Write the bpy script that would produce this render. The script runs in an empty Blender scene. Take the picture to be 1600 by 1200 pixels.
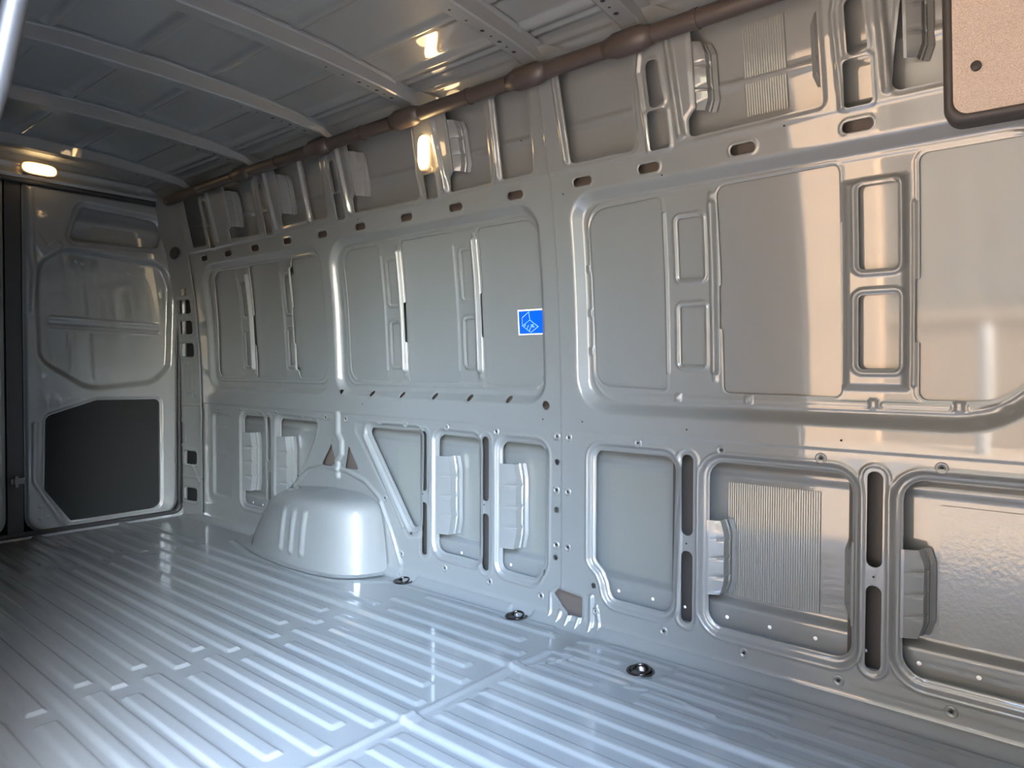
import bpy, math, random
import numpy as np
from mathutils import Matrix, Vector
random.seed(4)
R = math.radians
SC = bpy.context.scene
COL = SC.collection

# ------------------------------------------------------------------ camera
CAM_H = 0.91
cd = bpy.data.cameras.new('camera'); cam = bpy.data.objects.new('camera', cd); COL.objects.link(cam)
SC.camera = cam
cd.sensor_width = 36.0; cd.lens = 36.0 * 1090.36 / 1600.0; cd.clip_start = 0.02; cd.clip_end = 400

def cam_axes(y, p, r):
    cy, sy = math.cos(y), math.sin(y)
    A = np.array([[cy, 0, sy], [0, 1, 0], [-sy, 0, cy]])
    B = np.array([[1, 0, 0], [0, math.cos(p), -math.sin(p)], [0, math.sin(p), math.cos(p)]])
    C = np.array([[math.cos(r), -math.sin(r), 0], [math.sin(r), math.cos(r), 0], [0, 0, 1]])
    return C @ B @ A
_M = cam_axes(R(40.0747), R(1.2927), R(0.25935))
def _w(v): return (v[0], v[2], -v[1])
rx, ry, rz = _w(_M[0]), _w(-_M[1]), _w(-_M[2])
cam.matrix_world = Matrix(((rx[0], ry[0], rz[0], 0), (rx[1], ry[1], rz[1], 0), (rx[2], ry[2], rz[2], CAM_H), (0, 0, 0, 1)))

# ------------------------------------------------------------------ world, sun, exposure
w = bpy.data.worlds.new('world'); SC.world = w; w.use_nodes = True
nt = w.node_tree; bg = nt.nodes['Background']
sky = nt.nodes.new('ShaderNodeTexSky'); sky.sky_type = 'NISHITA'; sky.sun_disc = False
sky.sun_elevation = R(40); sky.sun_rotation = R(66); sky.air_density = 1.2; sky.dust_density = 3.5
nt.links.new(sky.outputs[0], bg.inputs[0]); bg.inputs[1].default_value = 3.7
sd_ = bpy.data.lights.new('sun', 'SUN'); sd_.energy = 28.0; sd_.angle = R(0.6); sd_.color = (1.0, 0.93, 0.82)
sun = bpy.data.objects.new('sun', sd_); COL.objects.link(sun)
sun.rotation_euler = Vector((-0.90, -0.40, -0.83)).to_track_quat('-Z', 'Y').to_euler()
SC.view_settings.view_transform = 'Standard'; SC.view_settings.look = 'None'
SC.view_settings.gamma = 1; SC.view_settings.use_curve_mapping = False
SC.view_settings.exposure = 2.5

# ------------------------------------------------------------------ materials
def mat(name, color, rough=.4, metal=0., coat=0., coat_rough=.05, emis=None, estr=0., spec=.5, bump=None, bstr=.1, bdist=.002, var=0.):
    m = bpy.data.materials.new(name); m.use_nodes = True
    t = m.node_tree; b = t.nodes['Principled BSDF']
    b.inputs['Base Color'].default_value = (*color, 1); b.inputs['Roughness'].default_value = rough
    b.inputs['Metallic'].default_value = metal; b.inputs['Coat Weight'].default_value = coat
    b.inputs['Coat Roughness'].default_value = coat_rough; b.inputs['Specular IOR Level'].default_value = spec
    b.inputs['Coat IOR'].default_value = 1.55
    if emis:
        b.inputs['Emission Color'].default_value = (*emis, 1); b.inputs['Emission Strength'].default_value = estr
    if bump or var:
        tc = t.nodes.new('ShaderNodeTexCoord')
        n = t.nodes.new('ShaderNodeTexNoise'); n.inputs['Scale'].default_value = bump or 6; n.inputs['Detail'].default_value = 3
        t.links.new(tc.outputs['Object'], n.inputs['Vector'])
    if bump:
        bp = t.nodes.new('ShaderNodeBump'); bp.inputs['Strength'].default_value = bstr; bp.inputs['Distance'].default_value = bdist
        t.links.new(n.outputs[0], bp.inputs['Height']); t.links.new(bp.outputs[0], b.inputs['Normal'])
        if coat: t.links.new(bp.outputs[0], b.inputs['Coat Normal'])
    if var:
        mx = t.nodes.new('ShaderNodeMixRGB'); mx.inputs[1].default_value = (*[c * (1 - var) for c in color], 1)
        mx.inputs[2].default_value = (*[min(1, c * (1 + var)) for c in color], 1)
        n2 = t.nodes.new('ShaderNodeTexNoise'); n2.inputs['Scale'].default_value = 3 if not bump else bump
        t.links.new(tc.outputs['Object'], n2.inputs['Vector']); t.links.new(n2.outputs[0], mx.inputs[0])
        t.links.new(mx.outputs[0], b.inputs['Base Color'])
    return m
PAINT_C = (0.152, 0.160, 0.160)
PAINT = mat('blue_grey_paint', PAINT_C, .45, .0, 1., .03, bump=38, bstr=.04, bdist=.0005)
PAINT_F = mat('blue_grey_floor_paint', (.165, .175, .176), .42, .10, 1., .06, bump=30, bstr=.05, bdist=.0006)
SKIN = mat('smooth_blue_grey_skin', PAINT_C, .45, .0, 1., .05, bump=1.6, bstr=.12, bdist=.004)
CAVITY = mat('brown_cavity_primer', (.085, .068, .06), .6)
CAVITY_SHADE = mat('pillar_slot_shade', (.036, .033, .031), .6)  # plates in this colour stand in for shade inside the pillar slots
DARK = mat('hole_shade', (.006, .006, .006), .8)  # flat discs in this black stand in for the dark inside drilled holes
RUBBER = mat('black_rubber', (.02, .02, .022), .55)
BLACKPL = mat('dark_grey_card', (.018, .019, .020), .8, spec=.2)
DUCT = mat('brown_duct_plastic', (.050, .039, .034), .42, spec=.4)
FELT = mat('grey_brown_felt', (.46, .385, .33), .95, bump=420, bstr=.8, bdist=.004, var=.45)
FELTEDGE = mat('dark_trim_edge', (.035, .032, .032), .6)
CHROME = mat('dark_chromed_steel', (.10, .092, .088), .25, 1.)
OLDRUB = mat('weathered_grey_rubber', (.024, .025, .028), .5)
WHITE = mat('white_plug', (.85, .86, .88), .3, emis=None)
BLUE = mat('blue_label', (.0, .09, .62), .35)
LABELW = mat('white_label', (.85, .87, .9), .4)
LINEB = mat('pale_blue_print', (.30, .58, .95), .4)
LAMP = mat('warm_lamp_lens', (1, .75, .4), .3, emis=(1.0, .66, .30), estr=5.)
LAMPRIM = mat('amber_clear_plastic', (.8, .6, .35), .2, coat=1)
# damping pads : same paint over a ribbed / pitted sheet
def padmat(name, stripes):
    m = mat(name, (.160, .168, .158), .40, .0, 1., .08); t = m.node_tree; b = t.nodes['Principled BSDF']
    tc = t.nodes.new('ShaderNodeTexCoord'); bp = t.nodes.new('ShaderNodeBump'); bp.inputs['Strength'].default_value = .45; bp.inputs['Distance'].default_value = .0012
    if stripes:
        wv = t.nodes.new('ShaderNodeTexWave'); wv.inputs['Scale'].default_value = 46; wv.bands_direction = 'X'; wv.inputs['Distortion'].default_value = .15
        t.links.new(tc.outputs['Object'], wv.inputs['Vector']); t.links.new(wv.outputs[1], bp.inputs['Height'])
    else:
        n = t.nodes.new('ShaderNodeTexNoise'); n.inputs['Scale'].default_value = 90; n.inputs['Detail'].default_value = 4
        t.links.new(tc.outputs['Object'], n.inputs['Vector']); t.links.new(n.outputs[0], bp.inputs['Height'])
    t.links.new(bp.outputs[0], b.inputs['Normal']); t.links.new(bp.outputs[0], b.inputs['Coat Normal'])
    return m
PAD_S = padmat('ribbed_damping_sheet', True); PAD_B = padmat('pitted_damping_sheet', False)

# ------------------------------------------------------------------ object helpers
def link(name, me, m, parent=None):
    o = bpy.data.objects.new(name, me); COL.objects.link(o)
    if m: me.materials.append(m)
    if parent: o.parent = parent
    return o
def empty(name, loc, label, cat, group=None):
    o = bpy.data.objects.new(name, None); COL.objects.link(o); o.location = loc; o.empty_display_size = .05
    o['label'] = label; o['category'] = cat
    if group: o['group'] = group
    return o
def tag(o, label, cat, group=None):
    o['label'] = label; o['category'] = cat
    if group: o['group'] = group
    return o
def struct(o, label=None):
    o['kind'] = 'structure'
    if label: o['label'] = label
    return o
def lab(o, label): o['label'] = label; return o
def mesh(name, vs, fs, m, parent=None, smooth=False, off=None):
    if off is not None: vs = [(v[0] - off[0], v[1] - off[1], v[2] - off[2]) for v in vs]
    me = bpy.data.meshes.new(name); me.from_pydata([tuple(map(float, v)) for v in vs], [], fs)
    if smooth: me.polygons.foreach_set('use_smooth', [True] * len(me.polygons))
    me.update(); return link(name, me, m, parent)
def add_box(vs, fs, x0, x1, y0, y1, z0, z1):
    b = len(vs)
    vs += [(x, y, z) for z in (z0, z1) for y in (y0, y1) for x in (x0, x1)]
    fs += [tuple(b + i for i in q) for q in ((0, 2, 3, 1), (4, 5, 7, 6), (0, 1, 5, 4), (2, 6, 7, 3), (0, 4, 6, 2), (1, 3, 7, 5))]
def tube(vs, fs, path, rad, n=10, caps=True):
    """round tube along a 3-D path; rad may be a number or a list"""
    P = [Vector(p) for p in path]; L = len(P); base = len(vs)
    up = Vector((0, 0, 1))
    for i, p in enumerate(P):
        t = (P[min(i + 1, L - 1)] - P[max(i - 1, 0)]).normalized()
        a = t.cross(up)
        if a.length < 1e-3: a = t.cross(Vector((0, 1, 0)))
        a.normalize(); b = t.cross(a)
        r = rad[i] if isinstance(rad, (list, tuple)) else rad
        for k in range(n):
            q = p + (a * math.cos(2 * math.pi * k / n) + b * math.sin(2 * math.pi * k / n)) * r
            vs.append(tuple(q))
    for i in range(L - 1):
        for k in range(n):
            fs.append((base + i * n + k, base + i * n + (k + 1) % n, base + (i + 1) * n + (k + 1) % n, base + (i + 1) * n + k))
    if caps:
        fs.append(tuple(base + k for k in range(n))[::-1]); fs.append(tuple(base + (L - 1) * n + k for k in range(n)))

# ------------------------------------------------------------------ pressed sheet metal
def fillet(pts, r, seg=6):
    """round the corners of a polygon; r is one radius or one per corner"""
    out = []; n = len(pts)
    for i in range(n):
        p = np.array(pts[i], float); a = np.array(pts[i - 1], float); c = np.array(pts[(i + 1) % n], float)
        ri = r[i] if isinstance(r, (list, tuple)) else r
        u = a - p; v = c - p; lu, lv = np.linalg.norm(u), np.linalg.norm(v); u /= lu; v /= lv
        ang = math.acos(max(-1, min(1, float(u @ v))))
        if ri < 1e-5 or ang > 3.1: out.append(tuple(p)); continue
        d = min(ri / math.tan(ang / 2), .48 * lu, .48 * lv); rr = d * math.tan(ang / 2)
        bis = (u + v) / np.linalg.norm(u + v); c0 = p + bis * rr / math.sin(ang / 2)
        s = p + u * d - c0; e = p + v * d - c0
        a0 = math.atan2(s[1], s[0]); a1 = math.atan2(e[1], e[0]); da = (a1 - a0 + math.pi) % (2 * math.pi) - math.pi
        for k in range(seg + 1):
            t = a0 + da * k / seg; out.append((c0[0] + rr * math.cos(t), c0[1] + rr * math.sin(t)))
    return out
def rr(x0, x1, z0, z1, r): return fillet([(x0, z0), (x1, z0), (x1, z1), (x0, z1)], r)
def capsule_pts(x0, x1, z0, z1, n=8):
    w_, h_ = x1 - x0, z1 - z0; return rr(x0, x1, z0, z1, min(w_, h_) * .47)
def circle_pts(x, z, r, n=14): return [(x + r * math.cos(2 * math.pi * k / n), z + r * math.sin(2 * math.pi * k / n)) for k in range(n)]

def ramp(t, s=.16):
    """0 -> 1 over t in 0..1, straight in the middle and rounded at both ends"""
    def sp(x): return np.where(x > s, x, np.where(x < -s, 0, (x + s) ** 2 / (4 * s)))
    return np.clip((sp(t - s) - sp(t - 1 + s)) / (1 - 2 * s), 0, 1)

class Sheet:
    def __init__(s, us, vs):
        s.u = np.array(us); s.v = np.array(vs)
        s.D = np.zeros((len(s.u), len(s.v))); s.H = np.ones_like(s.D)
    def reg(s, pts, m):
        p = np.array(pts); a = np.searchsorted(s.u, p[:, 0].min() - m); b = np.searchsorted(s.u, p[:, 0].max() + m)
        c = np.searchsorted(s.v, p[:, 1].min() - m); d = np.searchsorted(s.v, p[:, 1].max() + m)
        sl = (slice(a, b), slice(c, d)); U, V = np.meshgrid(s.u[a:b], s.v[c:d], indexing='ij'); return sl, U, V
    @staticmethod
    def sdf(pts, X, Y):
        p = np.array(pts, float); n = len(p); d = np.full(X.shape, 1e9); sg = np.ones(X.shape)
        for i in range(n):
            a = p[i]; b = p[i - 1]; e = b - a; wx = X - a[0]; wy = Y - a[1]
            t = np.clip((wx * e[0] + wy * e[1]) / max(e @ e, 1e-12), 0, 1)
            bx = wx - e[0] * t; by = wy - e[1] * t; d = np.minimum(d, bx * bx + by * by)
            c1 = Y >= a[1]; c2 = Y < b[1]; c3 = e[0] * wy > e[1] * wx
            al = (c1 & c2 & c3) | (~c1 & ~c2 & ~c3); sg = np.where(al, -sg, sg)
        return sg * np.sqrt(d)
    @staticmethod
    def sdl(pts, X, Y):
        d = np.full(X.shape, 1e9)
        for a, b in zip(pts[:-1], pts[1:]):
            a = np.array(a, float); e = np.array(b, float) - a; wx = X - a[0]; wy = Y - a[1]
            t = np.clip((wx * e[0] + wy * e[1]) / max(e @ e, 1e-12), 0, 1)
            d = np.minimum(d, np.hypot(wx - e[0] * t, wy - e[1] * t))
        return d
    def recess(s, pts, depth, width, off=0., sr=.16):
        sl, U, V = s.reg(pts, abs(off) + width + .01)
        if U.size: s.D[sl] += depth * ramp((off - s.sdf(pts, U, V)) / width, sr)
    def rim(s, pts, h, c, wd):
        """raised bead following the outline at distance c outside it"""
        sl, U, V = s.reg(pts, c + wd + .01)
        if U.size: s.D[sl] -= h * np.clip(1 - ((s.sdf(pts, U, V) - c) / wd) ** 2, 0, 1) ** 1.5
    def bead(s, line, h, wd, pw=1.5):
        sl, U, V = s.reg(line, wd + .01)
        if U.size: s.D[sl] -= h * np.clip(1 - (s.sdl(line, U, V) / wd) ** 2, 0, 1) ** pw
    def flatbead(s, line, h, wd, slope):
        sl, U, V = s.reg(line, wd + slope + .01)
        if U.size: s.D[sl] -= h * ramp((wd + slope - s.sdl(line, U, V)) / slope)
    def hole(s, pts):
        sl, U, V = s.reg(pts, .03)
        if U.size: s.H[sl] = np.minimum(s.H[sl], s.sdf(pts, U, V))
    def build(s, name, fmap, m, parent=None, t=.003, inv=False):
        U, V = np.meshgrid(s.u, s.v, indexing='ij'); nu, nv = U.shape
        P = np.stack(fmap(U, V, s.D), -1)
        du = np.gradient(P, axis=0); dv = np.gradient(P, axis=1); N = np.cross(du, dv)
        N /= np.maximum(np.linalg.norm(N, axis=-1, keepdims=True), 1e-12)
        dd = np.stack(fmap(U, V, s.D + .01), -1) - P; dd /= np.linalg.norm(dd, axis=-1, keepdims=True)
        flip = float((N * dd).sum(-1).mean()) > 0
        if flip: N = -N
        P = P.reshape(-1, 3); N = N.reshape(-1, 3); dd = dd.reshape(-1, 3)
        pos = (s.H > 0) != inv
        H = -s.H if inv else s.H
        idx = np.arange(nu * nv).reshape(nu, nv)
        c = [idx[:-1, :-1], idx[1:, :-1], idx[1:, 1:], idx[:-1, 1:]]
        pc = [pos[:-1, :-1], pos[1:, :-1], pos[1:, 1:], pos[:-1, 1:]]
        full = pc[0] & pc[1] & pc[2] & pc[3]; anyp = (pc[0] | pc[1] | pc[2] | pc[3]) & ~full
        quads = np.stack([k[full] for k in c], -1)
        if flip: quads = quads[:, ::-1]
        Hf = H.reshape(-1); xv = []; xn = []; xd = []; cache = {}; faces = []; segs = []
        base = nu * nv
        mixed = np.stack([k[anyp] for k in c], -1)
        def cut(a, b):
            k = (a, b) if a < b else (b, a)
            if k not in cache:
                tt = Hf[k[0]] / (Hf[k[0]] - Hf[k[1]]); tt = min(max(tt, .02), .98)
                xv.append(P[k[0]] * (1 - tt) + P[k[1]] * tt); xn.append(N[k[0]] * (1 - tt) + N[k[1]] * tt)
                xd.append(dd[k[0]]); cache[k] = base + len(xv) - 1
            return cache[k]
        for q in mixed.tolist():
            poly = []; cuts = []
            for i in range(4):
                a, b = q[i], q[(i + 1) % 4]; pa, pb = Hf[a] > 0, Hf[b] > 0
                if pa: poly.append(a)
                if pa != pb:
                    k = cut(a, b); poly.append(k); cuts.append((k, pa))
            if len(poly) >= 3: faces.append(poly[::-1] if flip else poly)
            if len(cuts) == 2:
                o_, i_ = (cuts[0][0], cuts[1][0]) if cuts[0][1] else (cuts[1][0], cuts[0][0])
                segs.append((o_, i_))
        AV = np.vstack([P, np.array(xv).reshape(-1, 3)]); AN = np.vstack([N, np.array(xn).reshape(-1, 3)])
        # return flange behind every cut edge
        fl_v = []; fl_n = []; fb = len(AV)
        if t > 0:
            for a, b in segs:
                pa, pb = AV[a], AV[b]; da, db = xd[a - base], xd[b - base]
                e = pb - pa
                nn = np.cross(e, da); l = np.linalg.norm(nn)
                if l < 1e-9: continue
                nn /= l; k = fb + len(fl_v)
                fl_v += [pa, pb, pb + db * t, pa + da * t]; fl_n += [nn] * 4
                faces.append([k, k + 1, k + 2, k + 3])
            if fl_v: AV = np.vstack([AV, np.array(fl_v)]); AN = np.vstack([AN, np.array(fl_n)])
        used = np.zeros(len(AV), bool); used[quads.reshape(-1)] = True
        for f in faces: used[f] = True
        rem = np.cumsum(used) - 1; AV = AV[used]; AN = AN[used]; quads = rem[quads]
        lens = np.concatenate([np.full(len(quads), 4), np.array([len(f) for f in faces], int)])
        loops = np.concatenate([quads.reshape(-1), rem[np.array([i for f in faces for i in f], int)] if faces else np.zeros(0, int)])
        me = bpy.data.meshes.new(name); me.vertices.add(len(AV)); me.vertices.foreach_set('co', AV.astype('f').reshape(-1))
        me.loops.add(len(loops)); me.loops.foreach_set('vertex_index', loops.astype('i'))
        me.polygons.add(len(lens)); st = np.concatenate([[0], np.cumsum(lens)[:-1]])
        me.polygons.foreach_set('loop_start', st.astype('i')); me.polygons.foreach_set('loop_total', lens.astype('i'))
        me.polygons.foreach_set('use_smooth', np.ones(len(lens), bool))
        me.update(calc_edges=True); me.validate(verbose=False)
        if len(me.vertices) == len(AN): me.normals_split_custom_set_from_vertices(AN.tolist())
        return link(name, me, m, parent)

def seq(*parts):
    out = []
    for a, b, st in parts:
        n = max(1, int(round((b - a) / st))); out += list(np.linspace(a, b, n, endpoint=False))
    return out + [parts[-1][1]]

# ------------------------------------------------------------------ the van's main surfaces
X_REAR, X_FRONT = -4.33, 0.50
PZ = [-1, .30, .60, .855, 1.02, 1.19, 1.31, 1.43, 1.54, 1.63, 1.72, 1.84, 1.95]
PY = [2.0, 2.0, 1.9985, 1.993, 1.985, 1.974, 1.961, 1.945, 1.925, 1.906, 1.885, 1.860, 1.832]
# smooth the profile so that the reflections do not break on it
_zf = np.linspace(-.2, 2.1, 461); _yf = np.interp(_zf, PZ, PY)
_k = np.hanning(41); _k /= _k.sum(); _yf = np.convolve(np.pad(_yf, 20, mode='edge'), _k, 'valid')
def prof(z): return np.interp(z, _zf, _yf)
def roofz(y):
    a = np.abs(np.asarray(y, float) - 1.11)
    return np.interp(a, [0, .3, .55, .68, .74, .77, .80], [2.005, 1.998, 1.975, 1.955, 1.925, 1.895, 1.85])
_yr = np.linspace(.2, 2.02, 365); _zr = roofz(_yr); _k2 = np.hanning(15); _k2 /= _k2.sum()
_zr = np.convolve(np.pad(_zr, 7, mode='edge'), _k2, 'valid')
def roof(y): return np.interp(y, _yr, _zr)
m_right = lambda u, v, d: (u, prof(v) + d, v)
m_left = lambda u, v, d: (u, 2.22 - prof(v) - d, v)
m_floor = lambda u, v, d: (u, v, -d)
m_roof = lambda u, v, d: (u, v, roof(v) + d)
m_rear = lambda u, v, d: (X_REAR + .03 - d, u, v)

# ================================================================== RIGHT WALL
s = Sheet(seq((-4.10, -2.9, .0065), (-2.9, -1.6, .005), (-1.6, .02, .004), (.02, X_FRONT, .03)), seq((-.01, 1.89, .0042)))
# long creases
U, V = np.meshgrid(s.u, s.v, indexing='ij')
s.D += .0025 * ramp((.6965 - V) / .004)                               # lower panel laps under the belt line
s.D -= .004 * ramp((V - 1.565) / .010) * (V > 1.5)                    # ledge above the slots
s.D -= .0022 * ramp((U + 1.452) / .005)                               # vertical lap seam
s.bead([(-1.449, .12), (-1.449, 1.87)], .0016, .0045)
s.D -= .020 * ramp((.045 - V) / .045)                                 # foot flange towards the floor
# window shaped pressings
WIN2 = fillet([(-1.388, .752), (-.03, .752), (-.03, 1.503), (-1.388, 1.503)], [.13, .24, .12, .10], 10)
WIN1 = fillet([(-2.775, .775), (-1.515, .775), (-1.515, 1.500), (-2.765, 1.500)], [.10, .09, .10, .13], 10)
WIN0 = fillet([(-4.0, .775), (-2.828, .775), (-2.820, 1.497), (-4.0, 1.497)], [.10, .09, .10, .12], 10)
s.recess(WIN2, .032, .046, 0, .14); s.recess(WIN1, .030, .036, 0, .14); s.recess(WIN0, .026, .036, 0, .14)
IN2 = fillet([(-1.335, .800), (-.075, .800), (-.075, 1.462), (-1.335, 1.462)], [.10, .20, .10, .08], 10)
IN1 = fillet([(-2.715, .830), (-1.535, .830), (-1.535, 1.462), (-2.715, 1.462)], [.07, .07, .08, .09], 10)
IN0 = fillet([(-3.955, .830), (-2.85, .830), (-2.85, 1.462), (-3.955, 1.462)], [.07, .07, .08, .09], 10)
for q in (IN2, IN1, IN0): s.rim(q, .0035, -.004, .006)
for x0, x1 in ((-1.20, -1.02), (-1.00, -.80), (-.78, -.475), (-.43, -.285), (-.24, -.16)):
    s.flatbead([(x0, .818), (x1, .818)], .003, .006, .004)
for x in (-1.015, -.79, -.455, -.262): s.recess(rr(x - .012, x + .012, .806, .834, .003), -.006, .005)
for z in (1.25, 1.10, .97): s.recess(rr(-1.348, -1.326, z - .015, z + .015, .004), -.005, .005)
for x in (-2.5, -2.22, -1.95, -1.68): s.flatbead([(x - .10, .842), (x + .10, .842)], .003, .005, .004)
# openings in which the outer skin shows
PANES = [
    ('a', fillet([(-1.322, .850), (-1.058, .843), (-1.058, 1.448), (-1.330, 1.440)], [.06, .012, .02, .07])),
    ('b', fillet([(-.866, .838), (-.534, .836), (-.536, 1.452), (-.876, 1.449)], [.02, .02, .02, .03])),
    ('c', fillet([(-.350, .834), (-.12, .834), (-.08, 1.445), (-.350, 1.445)], [.02, .20, .06, .02])),
    ('d', fillet([(-2.688, .854), (-2.428, .854), (-2.428, 1.449), (-2.688, 1.447)], [.06, .012, .03, .07])),
    ('e', fillet([(-2.283, .850), (-1.977, .850), (-1.985, 1.449), (-2.283, 1.449)], [.02, .02, .02, .02])),
    ('f', fillet([(-1.838, .848), (-1.546, .842), (-1.546, 1.447), (-1.838, 1.446)], [.02, .07, .07, .02])),
    ('g', fillet([(-3.935, .855), (-3.655, .855), (-3.655, 1.450), (-3.90, 1.453)], [.05, .012, .03, .07])),
    ('h', fillet([(-3.512, .855), (-3.225, .855), (-3.235, 1.450), (-3.512, 1.452)], [.02, .02, .02, .02])),
    ('i', fillet([(-3.106, .854), (-2.880, .854), (-2.880, 1.452), (-3.106, 1.452)], [.02, .07, .05, .02])),
]
for n, q in PANES: s.hole(q); s.rim(q, .0015, .006, .006)
# dark clip notches on the pane edges
for x, z0, z1 in ((-.868, 1.03, 1.16), (-.350, .98, 1.14), (-2.283, 1.02, 1.19), (-1.838, 1.03, 1.20), (-3.106, 1.03, 1.21), (-3.512, 1.03, 1.19)):
    s.hole(rr(x - .009, x + .002, z0, z1, .003))
# posts between the panes
def post(xl, xr, x_thin, x_thick, holes, thick_w=.012, thick_h=.013):
    s.bead([(x_thin, .90), (x_thin, 1.392)], .0055, .0065, 1.)
    s.flatbead([(x_thick, .905), (x_thick, 1.40)], thick_h, thick_w * .22, thick_w)
    s.bead([(x_thick, .878), (x_thick, 1.428)], .004, .011, 1.)
    for q in holes:
        s.recess(q, -.0055, .006, .018); s.recess(q, .0055, .006, .008); s.hole(q)
POSTH = {}
def two(x0, x1): return [rr(x0, x1, 1.187, 1.372, .010), rr(x0, x1, .920, 1.105, .010)]
for key, (xt, xk, x0, x1) in dict(A=(-1.050, -.893, -1.006, -.927), A1=(-2.425, -2.303, -2.385, -2.330), B1=(-1.980, -1.861, -1.936, -1.886),
                                   A0=(-3.65, -3.535, -3.617, -3.565), B0=(-3.223, -3.113, -3.190, -3.140)).items():
    POSTH[key] = two(x0, x1); post(0, 0, xt, xk, POSTH[key], .013 if key == 'A' else .015, .012 if key == 'A' else .017)
POSTH['B'] = [rr(-.487, -.396, 1.172, 1.386, .012), rr(-.489, -.393, .912, 1.106, .012)]
s.recess(rr(-.532, -.368, .852, 1.408, .006), -.016, .022)
for q in POSTH['B']: s.recess(q, -.006, .007, .020); s.recess(q, .006, .007, .009); s.hole(q)
s.bead([(-.5365, .872), (-.5365, 1.30)], .004, .005); s.bead([(-.362, .87), (-.362, 1.33)], .006, .006)
# slots under the roof
SLOTX = [-3.922, -3.655, -3.375, -3.073, -2.780, -2.498, -2.195, -1.910, -1.611, -1.320, -1.074, -.778, -.480]
for x in SLOTX:
    q = rr(x - .036, x + .036, 1.515, 1.543, .013); s.recess(q, -.003, .006, .009); s.recess(q, .004, .004, .003); s.hole(q)
# oval drain holes under the middle window
for x in (-2.516, -2.311, -2.107, -1.906, -1.703): s.hole(circle_pts(x, .792, .0135)); s.rim(circle_pts(x, .792, .0135), .0025, .004, .005)
s.hole(circle_pts(-1.519, .777, .017)); s.hole(circle_pts(-2.73, .795, .012))
# upper cells
UP = [
    ('u0', fillet([(-.400, 1.590), (-.20, 1.590), (-.20, 1.872), (-.365, 1.872), (-.395, 1.66)], [.02, .02, .02, .005, .01])),
    ('u1', fillet([(-.932, 1.589), (-.562, 1.596), (-.566, 1.872), (-.905, 1.872), (-.905, 1.665), (-.932, 1.64)], [.015, .012, .01, .005, .005, .01])),
    ('u2', fillet([(-1.357, 1.590), (-1.112, 1.588), (-1.103, 1.872), (-1.368, 1.872)], [.018, .025, .01, .01])),
    ('u3', fillet([(-1.660, 1.588), (-1.520, 1.588), (-1.503, 1.872), (-1.650, 1.872)], [.012, .016, .01, .01])),
    ('u4', fillet([(-1.925, 1.586), (-1.716, 1.584), (-1.706, 1.872), (-1.895, 1.872), (-1.895, 1.66), (-1.92, 1.64)], [.012, .014, .01, .005, .005, .01])),
    ('u5', fillet([(-2.525, 1.590), (-2.100, 1.588), (-2.085, 1.872), (-2.500, 1.872), (-2.495, 1.67), (-2.522, 1.65)], [.014, .02, .01, .005, .005, .01])),
    ('u6', fillet([(-2.835, 1.602), (-2.718, 1.600), (-2.712, 1.872), (-2.842, 1.872)], [.012, .02, .01, .01])),
    ('u7', fillet([(-3.090, 1.606), (-2.885, 1.606), (-2.882, 1.872), (-3.075, 1.872), (-3.07, 1.67), (-3.09, 1.65)], [.014, .014, .01, .005, .005, .01])),
    ('u8', fillet([(-3.600, 1.600), (-3.312, 1.594), (-3.300, 1.872), (-3.57, 1.872), (-3.57, 1.66), (-3.60, 1.65)], [.014, .014, .01, .005, .005, .01])),
    ('u9', fillet([(-4.03, 1.60), (-3.86, 1.60), (-3.86, 1.872), (-4.03, 1.872)], [.014, .014, .01, .01])),
]
for n, q in UP: s.recess(q, .004, .008, .014); s.hole(q)
def upost(x, w_=1.):
    a = fillet([(x - .030 * w_, 1.573), (x + .036 * w_, 1.573), (x + .033 * w_, 1.684), (x - .030 * w_, 1.684)], .009)
    b = fillet([(x - .018 * w_, 1.688), (x + .030 * w_, 1.694), (x + .018 * w_, 1.822), (x - .022 * w_, 1.822)], .017)
    for q in (a, b): s.recess(q, -.003, .008, .013); s.hole(q)
    s.bead([(x - .036 * w_, 1.575), (x - .045 * w_, 1.72), (x - .050 * w_, 1.80), (x - .035 * w_, 1.86)], .006, .008)
    s.flatbead([(x + .072 * w_, 1.60), (x + .055 * w_, 1.86)], .014, .003, .012)
for x in (-.478, -1.030): upost(x)
for x in (-2.615, -3.207, -3.79): upost(x, .9)
q = rr(-2.056, -1.990, 1.577, 1.668, .010); s.recess(q, -.003, .008, .013); s.hole(q)
s.bead([(-2.085, 1.60), (-2.10, 1.72), (-2.09, 1.84)], .006, .008); s.flatbead([(-1.945, 1.60), (-1.965, 1.86)], .014, .003, .012)
s.flatbead([(-1.372, 1.60), (-1.385, 1.86)], .011, .002, .010); s.flatbead([(-1.674, 1.60), (-1.665, 1.86)], .010, .002, .010)
s.flatbead([(-2.853, 1.60), (-2.862, 1.86)], .010, .002, .010)
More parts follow.
